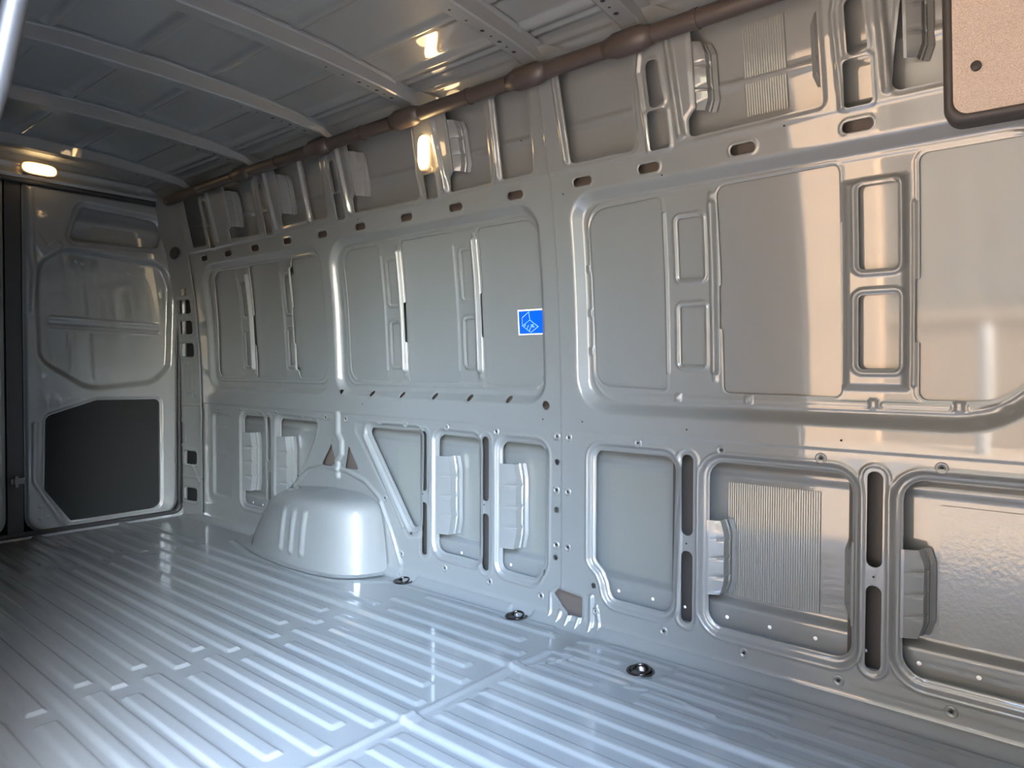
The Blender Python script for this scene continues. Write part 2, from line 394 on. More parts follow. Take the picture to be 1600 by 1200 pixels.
# lower cells
LOW = [
    ('L1', fillet([(-1.250, .132), (-1.028, .128), (-1.016, .632), (-1.316, .632), (-1.316, .252), (-1.281, .222), (-1.262, .185)], [.03, .045, .045, .030, .02, .02, .02])),
    ('L2', fillet([(-.905, .128), (-.497, .128), (-.500, .630), (-.905, .630)], [.050, .045, .05, .05])),
    ('L3', fillet([(-.376, .126), (.10, .126), (.10, .632), (-.380, .632)], [.055, .05, .05, .055])),
    ('L4', fillet([(-1.742, .138), (-1.575, .134), (-1.536, .20), (-1.532, .630), (-1.742, .632)], [.03, .03, .04, .035, .035])),
    ('L5', fillet([(-2.092, .150), (-1.856, .146), (-1.856, .634), (-2.090, .636)], [.04, .03, .035, .035])),
    ('tri', fillet([(-2.248, .222), (-2.205, .24), (-2.195, .638), (-2.560, .638)], [.022, .02, .02, .022])),
    ('st1', fillet([(-2.906, .436), (-2.790, .436), (-2.785, .47), (-2.820, .548)], [.010, .006, .02, .006])),
    ('st2', fillet([(-2.712, .436), (-2.604, .438), (-2.684, .548)], [.008, .008, .006])),
    ('L6', fillet([(-3.303, .225), (-3.16, .315), (-2.99, .54), (-2.945, .640), (-3.285, .642)], [.02, .02, .04, .02, .025])),
    ('L7', fillet([(-3.650, .148), (-3.430, .148), (-3.430, .642), (-3.650, .642)], .035)),
]
for n, q in LOW:
    big = n not in ('st1', 'st2')
    if big:
        s.recess(q, .010, .010, .024); s.recess(q, .006, .006, .008); s.rim(q, .0035, .029, .006)
    s.hole(q)
for x in (-.970, -.442, -1.816, -2.165, -3.375):
    for z0, z1 in (((.120, .345), (.393, .645)) if x > -3 else ((.20, .36), (.41, .648))):
        wd = .019 if x > -1.5 else .017
        q = rr(x - wd, x + wd, z0, z1, wd * .94); s.hole(q)
    q = rr(x - .022, x + .022, .115, .650, .021); s.rim(q, .004, .012, .006)
s.recess(rr(-3.985, -3.775, .155, .642, .03), .014, .016)                 # blind cell by the rear pillar
for x in (-3.94, -3.90, -3.86): s.bead([(x, .40), (x, .56)], .004, .006)
# strap and reinforcement above the wheel arch
STRAP = [(-2.762, .688), (-2.762, .595), (-2.735, .560), (-2.735, .505), (-2.765, .470), (-2.765, .395)]
s.flatbead(STRAP, .012, .010, .012); s.bead(STRAP, .0035, .005)
s.recess(fillet([(-3.30, .665), (-2.80, .665), (-2.80, .60), (-2.86, .43), (-3.0, .40), (-3.30, .26)], .03), .004, .012)
s.bead([(-3.13, .31), (-3.02, .395), (-2.88, .432), (-2.70, .425), (-2.56, .392), (-2.46, .33), (-2.38, .20), (-2.31, .06)], .007, .014)
s.bead([(-2.445, .31), (-2.36, .16), (-2.30, .02)], .006, .010); s.bead([(-2.575, .60), (-2.30, .22)], .007, .009)
s.recess(fillet([(-2.62, .665), (-2.17, .665), (-2.17, .19), (-2.27, .17), (-2.64, .62)], .03), .003, .010)
# seam foot : torn access hole, beads and gussets
HOLEQ = fillet([(-1.462, .125), (-1.360, .115), (-1.360, .045), (-1.415, .042), (-1.445, .065), (-1.482, .105)], .004)
s.hole(HOLEQ); s.rim(HOLEQ, .002, .01, .006)
s.bead([(-1.322, .125), (-1.322, .0)], .009, .012); s.bead([(-1.50, .10), (-1.50, .0)], .006, .008); s.bead([(-1.30, .10), (-1.285, 0)], .006, .008)
for x in (-1.455, -1.415, -1.372): s.bead([(x, .045), (x - .004, .0)], .010, .010)
# lightening holes on the seam pillar, drilled holes
for x, z, r_ in ((-1.472, .577, .011), (-1.474, .405, .011), (-1.478, .234, .011), (-1.530, .169, .009), (-1.314, .166, .010), (-2.249, .197, .008)):
    s.hole(circle_pts(x, z, r_))
WR = s.build('wall_right', m_right, PAINT, None, t=.004)
struct(WR, 'ribbed blue grey inner side panel with cut-outs opposite the open door')
# skin panes behind the window pressings
def skin_piece(name, pts, off, m=SKIN, parent=WR, gx=.03, mg=.006, t=0):
    p = np.array(pts); x0, x1, z0, z1 = p[:, 0].min() - mg, p[:, 0].max() + mg, p[:, 1].min() - mg, p[:, 1].max() + mg
    a = Sheet(np.linspace(x0, x1, max(3, int((x1 - x0) / gx) + 2)), np.linspace(z0, z1, max(4, int((z1 - z0) / gx) + 2)))
    return a, lambda: None
for n, q in PANES:
    p = np.array(q); x0, x1, z0, z1 = p[:, 0].min() - .012, p[:, 0].max() + .008, p[:, 1].min() - .008, p[:, 1].max() + .008
    a = Sheet(np.linspace(x0, x1, 16), np.linspace(z0, z1, 28))
    a.D += .040
    a.build('skin_panel', m_right, SKIN, WR, t=0)
for k, qs in POSTH.items():
    p = np.array(qs[0] + qs[1]); x0, x1, z0, z1 = p[:, 0].min() - .016, p[:, 0].max() + .016, p[:, 1].min() - .012, p[:, 1].max() + .012
    a = Sheet(np.linspace(x0, x1, 5), np.linspace(z0, z1, 24)); a.D += .043
    a.build('backing_panel', m_right, SKIN, WR, t=0)
# outer skin behind the lower and upper cells, with swages
OUT_LO, OUT_UP = .085, .070
a = Sheet(seq((-4.34, X_FRONT, .02)), seq((-.05, .74, .006)))
U, V = np.meshgrid(a.u, a.v, indexing='ij'); a.D += OUT_LO
a.D -= .028 * ramp((.205 - V) / .02) + .012 * ramp((.115 - V) / .02)
a.bead([(-4.1, .60), (X_FRONT, .60)], .006, .02); a.bead([(-4.1, .145), (X_FRONT, .145)], .000, .02)
lab(a.build('outer_skin', m_right, SKIN, WR, t=0), 'outer skin behind the lower cells')
a = Sheet(seq((-4.34, X_FRONT, .02)), seq((1.45, 1.95, .006))); a.D += OUT_UP
U, V = np.meshgrid(a.u, a.v, indexing='ij')
a.D -= .022 * ramp((1.607 - V) / .018)
a.bead([(-4.1, 1.725), (X_FRONT, 1.725)], .007, .016)
lab(a.build('outer_skin', m_right, SKIN, WR, t=0), 'outer skin behind the upper cells')
a = Sheet(seq((-4.1, X_FRONT, .1)), seq((1.475, 1.555, .02))); a.D += .045
lab(a.build('cavity_liner', m_right, CAVITY, WR, t=0), 'brown primer seen through the slots')
a = Sheet(seq((-4.1, -1.3, .1)), seq((.745, .825, .02))); a.D += .055
lab(a.build('cavity_liner', m_right, CAVITY, WR, t=0), 'brown primer behind the drain holes')
mesh('cavity_liner', [(-1.50, 2.03, .01), (-1.33, 2.03, .01), (-1.33, 2.03, .18), (-1.50, 2.03, .18)], [(0, 1, 2, 3)], CAVITY, WR)
a = Sheet(seq((-2.93, -2.58, .05)), seq((.40, .57, .03))); a.D += .05  # dark brown sheet imitates the shaded depth behind the triangles
lab(a.build('cavity_liner', m_right, CAVITY, WR, t=0), 'brown primer sheet standing in for the shade behind the small triangular holes')
# damping sheets glued on the skin
def pad(x0, x1, z0, z1, base, m):
    a = Sheet(np.linspace(x0, x1, 12), np.linspace(z0, z1, 16)); a.D += base - .0035
    lip = [(x0, z0), (x1, z0), (x1, z1), (x0, z1)]
    o = a.build('damping_sheet', m_right, m, WR, t=0)
    return o
pad(-.785, -.667, 1.631, 1.868, OUT_UP - .001, PAD_S)
pad(-.872, -.600, .213, .562, OUT_LO - .001, PAD_S)
pad(-.306, .05, .213, .562, OUT_LO - .001, PAD_B)
pad(-1.300, -1.070, .213, .566, OUT_LO - .001, PAD_B)
pad(-1.655, -1.50, .213, .56, OUT_LO - .001, PAD_B); pad(-2.00, -1.83, .213, .56, OUT_LO - .001, PAD_B); pad(-2.42, -2.2, .213, .56, OUT_LO - .001, PAD_B)
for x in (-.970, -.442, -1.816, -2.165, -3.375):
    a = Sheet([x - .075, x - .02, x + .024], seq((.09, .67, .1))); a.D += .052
    lab(a.build('cavity_liner', m_right, CAVITY_SHADE, WR, t=0), 'dark plate standing in for the shade in the pillar behind a pair of slots')
# pillar box sections running behind the inner panel
def channel(x0, x1, z0, z1, d0, d1):
    vs, fs = [], []
    for x in (x0, x1):
        zs = np.linspace(z0, z1, 12); b = len(vs)
        for z in zs: vs += [(x, prof(z) + d0, z), (x, prof(z) + d1, z)]
        for i in range(11): fs.append((b + 2 * i, b + 2 * i + 1, b + 2 * i + 3, b + 2 * i + 2))
    lab(mesh('pillar_web', vs, fs, PAINT, WR), 'web of the pillar behind the panel')
def bracket(x, sgn, z0, z1, d1, n=4, wpl=.030, lip=.014):
    """hem flange: a flat plate from the cell's edge back to the skin, stepped and crimped at intervals"""
    vs, fs = [], []
    N = n * 10 + 1; zs = np.linspace(z0, z1, N); k = 8
    for i, z in enumerate(zs):
        t = abs((i / (N - 1)) * 2 - 1); bow = .012 * min(1, (1 - t) * 3)
        dart = (i % 10) == 0 and 0 < i < N - 1; near = (i % 10) in (1, 9) and 1 < i < N - 2
        c1 = .007 if dart else (.002 if near else 0.); y = prof(z); X = x; W_ = wpl + bow
        pts = [(X - sgn * .005, .008), (X + sgn * .002, .009), (X + sgn * (W_ * .52), .016 + c1 * .4), (X + sgn * W_, .024 + c1), (X + sgn * (W_ + .003), d1 * .62 + c1),
               (X + sgn * (W_ + lip * .5), d1 * .66 + c1 * .6), (X + sgn * (W_ + lip * .55), d1 - .016), (X + sgn * (W_ + lip * 1.4), d1 - .009)]
        for px, d in pts: vs.append((px, y + d, z))
    for i in range(N - 1):
        for j in range(k - 1): fs.append((i * k + j, (i + 1) * k + j, (i + 1) * k + j + 1, i * k + j + 1))
    lab(mesh('bracket', vs, fs, SKIN, WR), 'crimped hem bracket between pillar and outer skin')
for x, sg in ((-.905, 1), (-.497, -1), (-.376, 1), (-1.742, 1), (-2.092, 1), (-3.303, 1), (-3.650, 1)):
    bracket(x, sg, .222, .450 if x > -1.3 else .546, OUT_LO, wpl=.032 if x > -1.3 else .050) if sg > 0 else bracket(x, sg, .222, .450, OUT_LO, wpl=.004)
for x, sg in ((-.910, 1), (-.565, -1), (-1.90, 1), (-2.505, 1), (-3.077, 1), (-3.575, 1), (-.37, 1)):
    bracket(x, sg, 1.662, 1.845, OUT_UP, n=3, wpl=.020 if sg > 0 else .003)
# countersunk bosses with a drilled hole, and white light plugs on the sill step
def disc(vs, fs, c, r, d, n=16, r0=0):
    b = len(vs); cx, cz = c
    vs.append((cx, prof(cz) + d, cz))
    for k in range(n):
        a_ = 2 * math.pi * k / n; z = cz + r * math.sin(a_); vs.append((cx + r * math.cos(a_), prof(z) + d, z))
    for k in range(n): fs.append((b, b + 1 + k, b + 1 + (k + 1) % n))
def boss_mesh():
    vs, fs = [], []; n = 18; prof_ = [(.0155, 0), (.0135, -.0022), (.011, -.0026), (.008, -.0005), (.0045, .0008), (.004, .004)]
    for r_, y in prof_:
        for k in range(n): vs.append((r_ * math.cos(2 * math.pi * k / n), y, r_ * math.sin(2 * math.pi * k / n)))
    for i in range(len(prof_) - 1):
        for k in range(n): fs.append((i * n + k, i * n + (k + 1) % n, (i + 1) * n + (k + 1) % n, (i + 1) * n + k))
    me = bpy.data.meshes.new('boss'); me.from_pydata(vs, [], fs); me.polygons.foreach_set('use_smooth', [True] * len(fs)); me.materials.append(PAINT)
    return me
def dot_mesh(name, r_, m, dome=.0):
    vs = [(0, -dome, 0)]; fs = []; n = 14
    for k in range(n): vs.append((r_ * math.cos(2 * math.pi * k / n), 0, r_ * math.sin(2 * math.pi * k / n)))
    for k in range(n): fs.append((0, 1 + (k + 1) % n, 1 + k))
    me = bpy.data.meshes.new(name); me.from_pydata(vs, [], fs); me.materials.append(m); return me
ME_BOSS = boss_mesh(); ME_BORE = dot_mesh('bore', .0046, DARK); ME_PIN = dot_mesh('pin', .0030, DARK); ME_PLUG = dot_mesh('plug', .0058, WHITE, .003)
def put(me, name, x, z, d, par=WR):
    o = bpy.data.objects.new(name, me); COL.objects.link(o); o.parent = par; o.location = (x, float(prof(z)) + d, z); return o
def boss(x, z, d=0.0):
    o = put(ME_BOSS, 'screw_boss', x, z, d); b = bpy.data.objects.new('bore', ME_BORE); COL.objects.link(b); b.parent = o; b.location = (0, .0004, 0)
for x in (-3.90, -3.66, -3.30, -3.05, -2.86, -2.70, -2.45, -2.28, -2.03, -1.76, -1.472, -1.419, -1.144, -.861, -.577, -.293): boss(x, .668 if x > -3.8 else .66, .001 if x < -1.45 else -.001)
for z in (.476, .279): boss(-1.475, z, .001); boss(-1.4235, z, -.001)
for x, z in ((-1.544, .081), (-1.303, .080), (-1.047, .075), (-.786, .075), (-.525, .070), (-.264, .069), (-2.042, .088), (-1.795, .083), (-2.31, .10), (-2.42, .33), (-2.752, .43), (-2.80, .43), (-3.10, .36), (-2.742, .52)): boss(x, z, -.0012 if x > -1.45 else .002)
for x, z in ((-.525, .721), (-.971, .723), (-1.359, .727), (-2.564, .745), (-1.53, .727), (-.66, 1.565), (-1.03, 1.50), (-1.40, 1.50), (-.97, .369), (-.442, .369), (-1.818, .38), (-2.167, .38), (-1.06, 1.765), (-.43, 1.77), (-1.55, 1.70), (-1.39, 1.70), (-2.5, 1.56)):
    put(ME_PIN, 'pin_hole', x, z, -.0040)
for x in (-3.93, -3.82, -3.62, -3.52, -3.38, -2.121, -1.993, -1.837, -1.728, -1.245, -1.115, -1.0, -.860, -.730, -.601, -.471, -.344, -.214, -.085):
    put(ME_PLUG, 'plug', x, .150, OUT_LO - .0285 - .004)

# ================================================================== FLOOR
s = Sheet(seq((-4.32, -2.4, .009), (-2.4, -.3, .007), (-.3, X_FRONT, .03)), seq((.20, 2.02, .0042)))
U, V = np.meshgrid(s.u, s.v, indexing='ij')
Hh, SL = .0075, .011
def rib(x0, x1, y0, y1, h=Hh, sl=SL):
    if x1 - x0 > .05: s.recess([(x0, y0), (x1, y0), (x1, y1), (x0, y1)], -h, sl, sl * .5)
longs = [(1.175, 1.222, .012), (1.604, 1.642, .012), (.632, .668, .010)]
for y0, y1, h in longs: rib(-4.4, .6, y0, y1, h, .016)
rows = [(.300, .350, 1), (.395, .445, 0), (.510, .567, 1), (.715, .758, 0), (.764, .764, 0), (.808, .852, 1), (.900, .944, 0), (.990, 1.034, 1), (1.079, 1.119, 0),
        (1.262, 1.296, 1), (1.345, 1.385, 0), (1.435, 1.470, 1), (1.520, 1.556, 0), (1.685, 1.722, 1), (1.775, 1.812, 0), (1.872, 1.908, 1)]
rows = [(.296, .345, 0), (.386, .437, 1), (.470, .51, 0), (.560, .604, 1), (.700, .744, 0), (.764, .806, 1), (.855, .896, 0), (.942, .986, 1), (1.036, 1.076, 0), (1.108, 1.148, 1),
        (1.258, 1.292, 1), (1.283, 1.283, 0), (1.345, 1.380, 0), (1.430, 1.466, 1), (1.515, 1.552, 0), (1.690, 1.724, 1), (1.780, 1.815, 0), (1.880, 1.915, 1)]
for i, (y0, y1, ph) in enumerate(rows):
    if y1 - y0 < .01: continue
    arch = y0 > 1.70
    for a_, b_ in ((-4.25, -3.67), (-3.57, -2.20), (-2.115, -1.44)):
        sh = .0 if ph == 0 else .09
        xa = a_ + (sh if a_ > -4.2 else 0); xb = b_ + (sh if b_ < -1.6 else (.05 if ph else -.02))
        if arch and xa < -2.3: 
            if xb < -3.5: continue
            continue
        rib(xa, xb, y0, y1)
    if y0 < 1.56: rib(-1.315, .45, y0, y1)
for y0, y1, x0, x1 in ((1.672, 1.706, -1.31, -1.10), (1.742, 1.765, -1.31, -1.02), (1.660, 1.69, -.955, -.755), (1.722, 1.75, -.965, -.75), (1.832, 1.858, -1.31, -1.11), (1.90, 1.925, -1.31, -.97),
                       (1.825, 1.850, -.965, -.60), (1.885, 1.91, -.945, -.80), (1.875, 1.905, -.72, -.3), (1.645, 1.68, -.59, .4), (1.72, 1.75, -.59, .4), (1.84, 1.86, -.5, .4)):
    rib(x0, x1, y0, y1, .005, .009)
s.flatbead([(-1.02, 1.735), (-.96, 1.76), (-.86, 1.75), (-.80, 1.73), (-.72, 1.72), (-.64, 1.735), (-.60, 1.72)], .004, .006, .008)
s.bead([(-1.355, .2), (-1.355, 1.62), (-1.345, 1.72), (-1.345, 1.78)], .0055, .014); s.bead([(-1.325, .2), (-1.325, 1.66), (-1.25, 1.785)], .0035, .008)
s.D += .004 * ramp((U + 1.335) / .008) * (V < 1.79)
s.D -= .0045 * ramp((V - 1.780) / .006) * ramp((U + 1.30) / .03)
s.bead([(-1.28, 1.782), (.5, 1.782)], .002, .005)
s.D -= .030 * ramp((V - 1.955) / .05)
s.bead([(-2.25, 1.93), (-1.45, 1.955)], .004, .010); s.bead([(-1.2, 1.945), (.5, 1.945)], .004, .012)
s.bead([(-3.45, 1.84), (-3.15, 1.765), (-2.85, 1.735), (-2.62, 1.745), (-2.46, 1.785), (-2.35, 1.87), (-2.28, 1.93)], .006, .020)
RINGS = [(-2.253, 1.962, 'steel lashing ring in the floor right beside the wheel arch'), (-1.619, 1.955, 'steel lashing ring in the floor left of the cross seam'), (-1.040, 1.843, 'steel lashing ring nearest the camera, right of the cross seam')]
RINGS = [(x, y, l) for x, y, l in RINGS]
for x, y, l in RINGS:
    s.recess(circle_pts(x, y, .050), 0, .01)
    sl, UU, VV = s.reg(circle_pts(x, y, .052), .02); sd = s.sdf(circle_pts(x, y, .044, 24), UU, VV); k_ = np.clip(1 - sd / .02, 0, 1); s.D[sl] = s.D[sl] * (1 - k_) + k_ * (-.001)
    s.hole(circle_pts(x, y, .0365, 24))
FL = s.build('floor', m_floor, PAINT_F, None, t=.004); struct(FL, 'ribbed blue grey sheet metal load floor')
for (x, y, l) in RINGS:
    e = empty('lashing_ring', (x, y, .001), l, 'lashing ring', 'lashing rings in the floor')
    n = 28; vs, fs = [], []
    pr = [(.043, .0005), (.041, .0035), (.037, .0040), (.034, .001), (.031, -.012), (.022, -.018), (.0001, -.020)]
    for r_, z in pr:
        for k in range(n): vs.append((r_ * math.cos(2 * math.pi * k / n), r_ * math.sin(2 * math.pi * k / n), z))
    for i in range(len(pr) - 1):
        for k in range(n): fs.append((i * n + k, i * n + (k + 1) % n, (i + 1) * n + (k + 1) % n, (i + 1) * n + k))
    mesh('bowl', vs, fs, CHROME, e, smooth=True)
    vs, fs = [], []
    tube(vs, fs, [(.026 * math.cos(t), .026 * math.sin(t), .004 + .006 * math.sin(t)) for t in np.linspace(0, 2 * math.pi, 29)], .0042, 8, False)
    mesh('ring', vs, fs, CHROME, e, smooth=True)
    vs, fs = [], []; add_box(vs, fs, -.012, .012, -.033, -.017, -.014, .006); mesh('hinge_block', vs, fs, RUBBER, e)

# ================================================================== WHEEL ARCH
def catmull(P, n):
    P = [np.array(p, float) for p in P]; out = []
    for i in range(len(P) - 1):
        p0 = P[max(i - 1, 0)]; p1 = P[i]; p2 = P[i + 1]; p3 = P[min(i + 2, len(P) - 1)]
        for k in range(n):
            t = k / n; out.append(.5 * ((2 * p1) + (-p0 + p2) * t + (2 * p0 - 5 * p1 + 4 * p2 - p3) * t * t + (-p0 + 3 * p1 - 3 * p2 + p3) * t ** 3))
    out.append(P[-1]); return np.array(out)
base = catmull([(-3.50, 1.996), (-3.40, 1.92), (-3.24, 1.832), (-3.02, 1.787), (-2.82, 1.775), (-2.66, 1.781), (-2.53, 1.806), (-2.445, 1.868), (-2.405, 1.945), (-2.395, 1.996)], 26)
#            right scale, left scale, depth scale, height
lv = catmull([(1.0, 1.0, 1.0, 0.0), (.985, .955, .985, .06), (.955, .86, .945, .15), (.915, .76, .895, .23), (.875, .67, .835, .278), (.81, .58, .72, .306), (.72, .49, .50, .320), (.62, .42, .25, .328), (.54, .38, -.02, .333)], 9)
NU, NV = len(base), len(lv); cx = -2.80; vs = []
for sr_, sl_, sy, z in lv:
    for bx, by in base:
        sx = sr_ if bx > cx else sl_ + (sr_ - sl_) * max(0, 1 - (cx - bx) / .25)
        x = cx + (bx - cx) * sx; y = 1.996 - (1.996 - by) * sy
        tilt = 1. - .10 * max(0, (cx - x) / .4)
        b_ = 0
        if by < 1.83:
            for gx in (-2.905, -2.820, -2.735):
                b_ += .010 * max(0, 1 - ((x - gx) / .020) ** 2) * max(0, min(1, (z - .05) / .02, (.262 - z) / .02))
        vs.append((x, y - b_, z * tilt + .004))
fs = [(j * NU + i, j * NU + i + 1, (j + 1) * NU + i + 1, (j + 1) * NU + i) for j in range(NV - 1) for i in range(NU - 1)]
WA = empty('wheel_arch', (cx, 1.95, 0), 'rounded blue grey steel wheel arch housing with three pressed ribs', 'wheel arch')
off = (cx, 1.95, 0)
mesh('housing', vs, fs, PAINT, WA, smooth=True, off=off)
vs = []; fs = []
for j, k in ((0, 0), (1, .012), (2, .024)):
    for bx, by in base:
        n_ = np.array([bx - cx, (by - 1.996) * 3]); n_ /= max(np.linalg.norm(n_), 1e-6)
        vs.append((bx + n_[0] * k, by + n_[1] * k, .012 - .0035 * j))
fs = [(j * NU + i, (j + 1) * NU + i, (j + 1) * NU + i + 1, j * NU + i + 1) for j in range(2) for i in range(NU - 1)]
mesh('welded_flange', vs, fs, PAINT_F, WA, smooth=True, off=off)

# ================================================================== CEILING
s = Sheet(seq((-4.33, X_FRONT, .012)), seq((.37, 1.86, .008)))
BOWS = [-3.95, -3.27, -2.62, -2.05, -1.45, -1.07]
edges = BOWS + [-.30, .5]
for a_, b_ in zip(edges[:-1], edges[1:]):
    if b_ - a_ < .2: continue
    for y in (.50, .76, 1.02, 1.28, 1.53, 1.70):
        s.flatbead([(a_ + .07, y), (b_ - .07, y)], .011, .006, .022)
    s.recess(rr(a_ + .12, b_ - .12, 1.08, 1.22, .03), .002, .02)
s.bead([(-3.13, .40), (-3.13, 1.80)], .006, .012); s.bead([(-4.3, 1.745), (.5, 1.745)], .006, .010); s.bead([(-4.3, 1.80), (.5, 1.80)], .005, .010)
CE = s.build('ceiling', m_roof, SKIN, None, t=0); struct(CE, 'dark reflecting roof skin with lengthwise swages')
def punch(r_):
    vs = [(0, 0, 0)] + [(r_ * math.cos(k * .628), r_ * math.sin(k * .628), 0) for k in range(10)]
    me = bpy.data.meshes.new('punched_hole'); me.from_pydata(vs, [], [(0, 1 + (k + 1) % 10, 1 + k) for k in range(10)]); me.materials.append(DARK); return me
ME_PUNCH, ME_PUNCH_S = punch(.0075), punch(.0045)
def bow(x, label, wd=.036):
    e = empty('roof_bow', (x, 1.11, 1.94), label, 'roof bow', 'steel roof bows across the ceiling')
    ys = np.linspace(.36, 1.845, 60); vs, fs = [], []
    for y in ys:
        a_ = abs(y - 1.11); zb = np.interp(a_, [0, .3, .55, .68, .735], [1.950, 1.946, 1.932, 1.918, 1.893]); zt = min(roof(y) - .003, roof(y))
        zt = max(zt, zb + .004)
        sec = [(-wd - .022, zt), (-wd - .008, zt - .001), (-wd - .004, zt - .004), (-wd + .004, zb + .004), (-wd + .010, zb), (wd - .010, zb), (wd - .004, zb + .004), (wd + .004, zt - .004), (wd + .008, zt - .001), (wd + .022, zt)]
        for dx, z in sec: vs.append((dx, y - 1.11, z - 1.94))
    k = 10
    for i in range(59):
        for j in range(k - 1): fs.append((i * k + j, i * k + j + 1, (i + 1) * k + j + 1, (i + 1) * k + j))
    mesh('beam', vs, fs, PAINT, e, smooth=False)
    for sg in (1, -1):
        # gusset plate that splays out at the cant rail
        p = [(-.058, .60), (.062, .60), (.075, .68), (.135, .725), (.135, .742), (-.062, .742), (-.062, .68)]; vs = []
        for dx, ay in p:
            zz = np.interp(ay, [0, .3, .55, .68, .742], [1.948, 1.944, 1.930, 1.915, 1.888]); zz = zz if abs(dx) < .04 else float(roof(1.11 + ay)) - .006
            vs.append((dx, sg * ay, zz - 1.94))
        mesh('end_gusset', vs, [tuple(range(7))], PAINT, e)
    for ay in (.62, .585, .55, .51, .47, .40, .33):
        zz = np.interp(abs(ay), [0, .3, .55, .68, .735], [1.950, 1.946, 1.932, 1.918, 1.893]) - .0012
        ho = bpy.data.objects.new('punched_hole', ME_PUNCH if ay in (.62, .55, .47) else ME_PUNCH_S); COL.objects.link(ho); ho.parent = e; ho.location = (-.004, ay, zz - 1.94)
    return e
names = ['rearmost steel roof bow, just in front of the rear header', 'second steel roof bow from the rear doors', 'third steel roof bow from the rear doors', 'fourth steel roof bow from the rear, ending above the lit wall lamp', 'fifth roof bow from the rear, above the vertical wall seam', 'steel roof bow nearest the camera, at the top edge right of centre']
for x, l in zip(BOWS, names): bow(x, l)
bow(-.35, 'steel roof bow above the photographer, beside the felt panel') if False else None

# brown cable duct along the cant rail
e = empty('cable_duct', (-1.9, 1.80, 1.868), 'brown plastic duct running along the joint of wall and roof', 'duct')
def bez(x): return (x + 1.9, .0 + .03 * max(0, (-3.4 - x)) , -.004 * 0)
xs = sorted(set(list(np.linspace(-4.15, .5, 80)) + [b + d for b in BOWS for d in (-.075, -.055, -.045, .045, .055, .075)]))
rad = []
for x in xs:
    d = min(abs(x - b) for b in BOWS[2:]); rad.append(.027 + .012 * (1 if d <= .056 else 0))
vs, fs = [], []; tube(vs, fs, [bez(x) for x in xs], .026, 16); mesh('duct', vs, fs, DUCT, e, smooth=True)
for b in BOWS[1:]:
    vs, fs = [], []; tube(vs, fs, [bez(b + d) for d in (-.085, -.055, -.045, .04, .05, .08)], [.026, .033, .037, .037, .033, .026], 14); mesh('collar', vs, fs, DUCT, e, smooth=True)
for x in (-3.75, -2.95, -2.32, -1.72, -.86, -.25):
    vs, fs = [], []; tube(vs, fs, [bez(x - .006), bez(x + .006)], .0285, 16); mesh('clip', vs, fs, DUCT, e)

# ================================================================== REAR END
s = Sheet(seq((.24, 2.0, .008)), seq((-.02, 2.01, .008)))
OPEN = fillet([(.245, .012), (1.972, .012), (1.972, 1.45), (1.925, 1.888), (.295, 1.888), (.245, 1.45)], [.05, .05, .3, .11, .11, .3], 8)
s.hole(OPEN); s.rim(OPEN, .008, .016, .012); s.bead([(.3, 1.965), (1.9, 1.955)], .010, .012); s.bead([(.3, 1.94), (1.9, 1.93)], -.006, .008)
s.recess(rr(1.585, 1.735, 1.905, 1.95, .012), .012, .01)
WB = s.build('wall_rear', m_rear, PAINT, None, t=.03); struct(WB, 'body frame around the closed rear doors')
vs, fs = [], []; pth = [(X_REAR + .02, p[0] * 1.0, p[1]) for p in fillet([(.255, .022), (1.960, .022), (1.960, 1.45), (1.915, 1.876), (.305, 1.876), (.255, 1.45)], [.05, .05, .3, .11, .11, .3], 8)]
tube(vs, fs, pth + [pth[0]], .015, 8, False); lab(mesh('door_seal', vs, fs, RUBBER, WB, smooth=True), 'black rubber seal around the door opening')
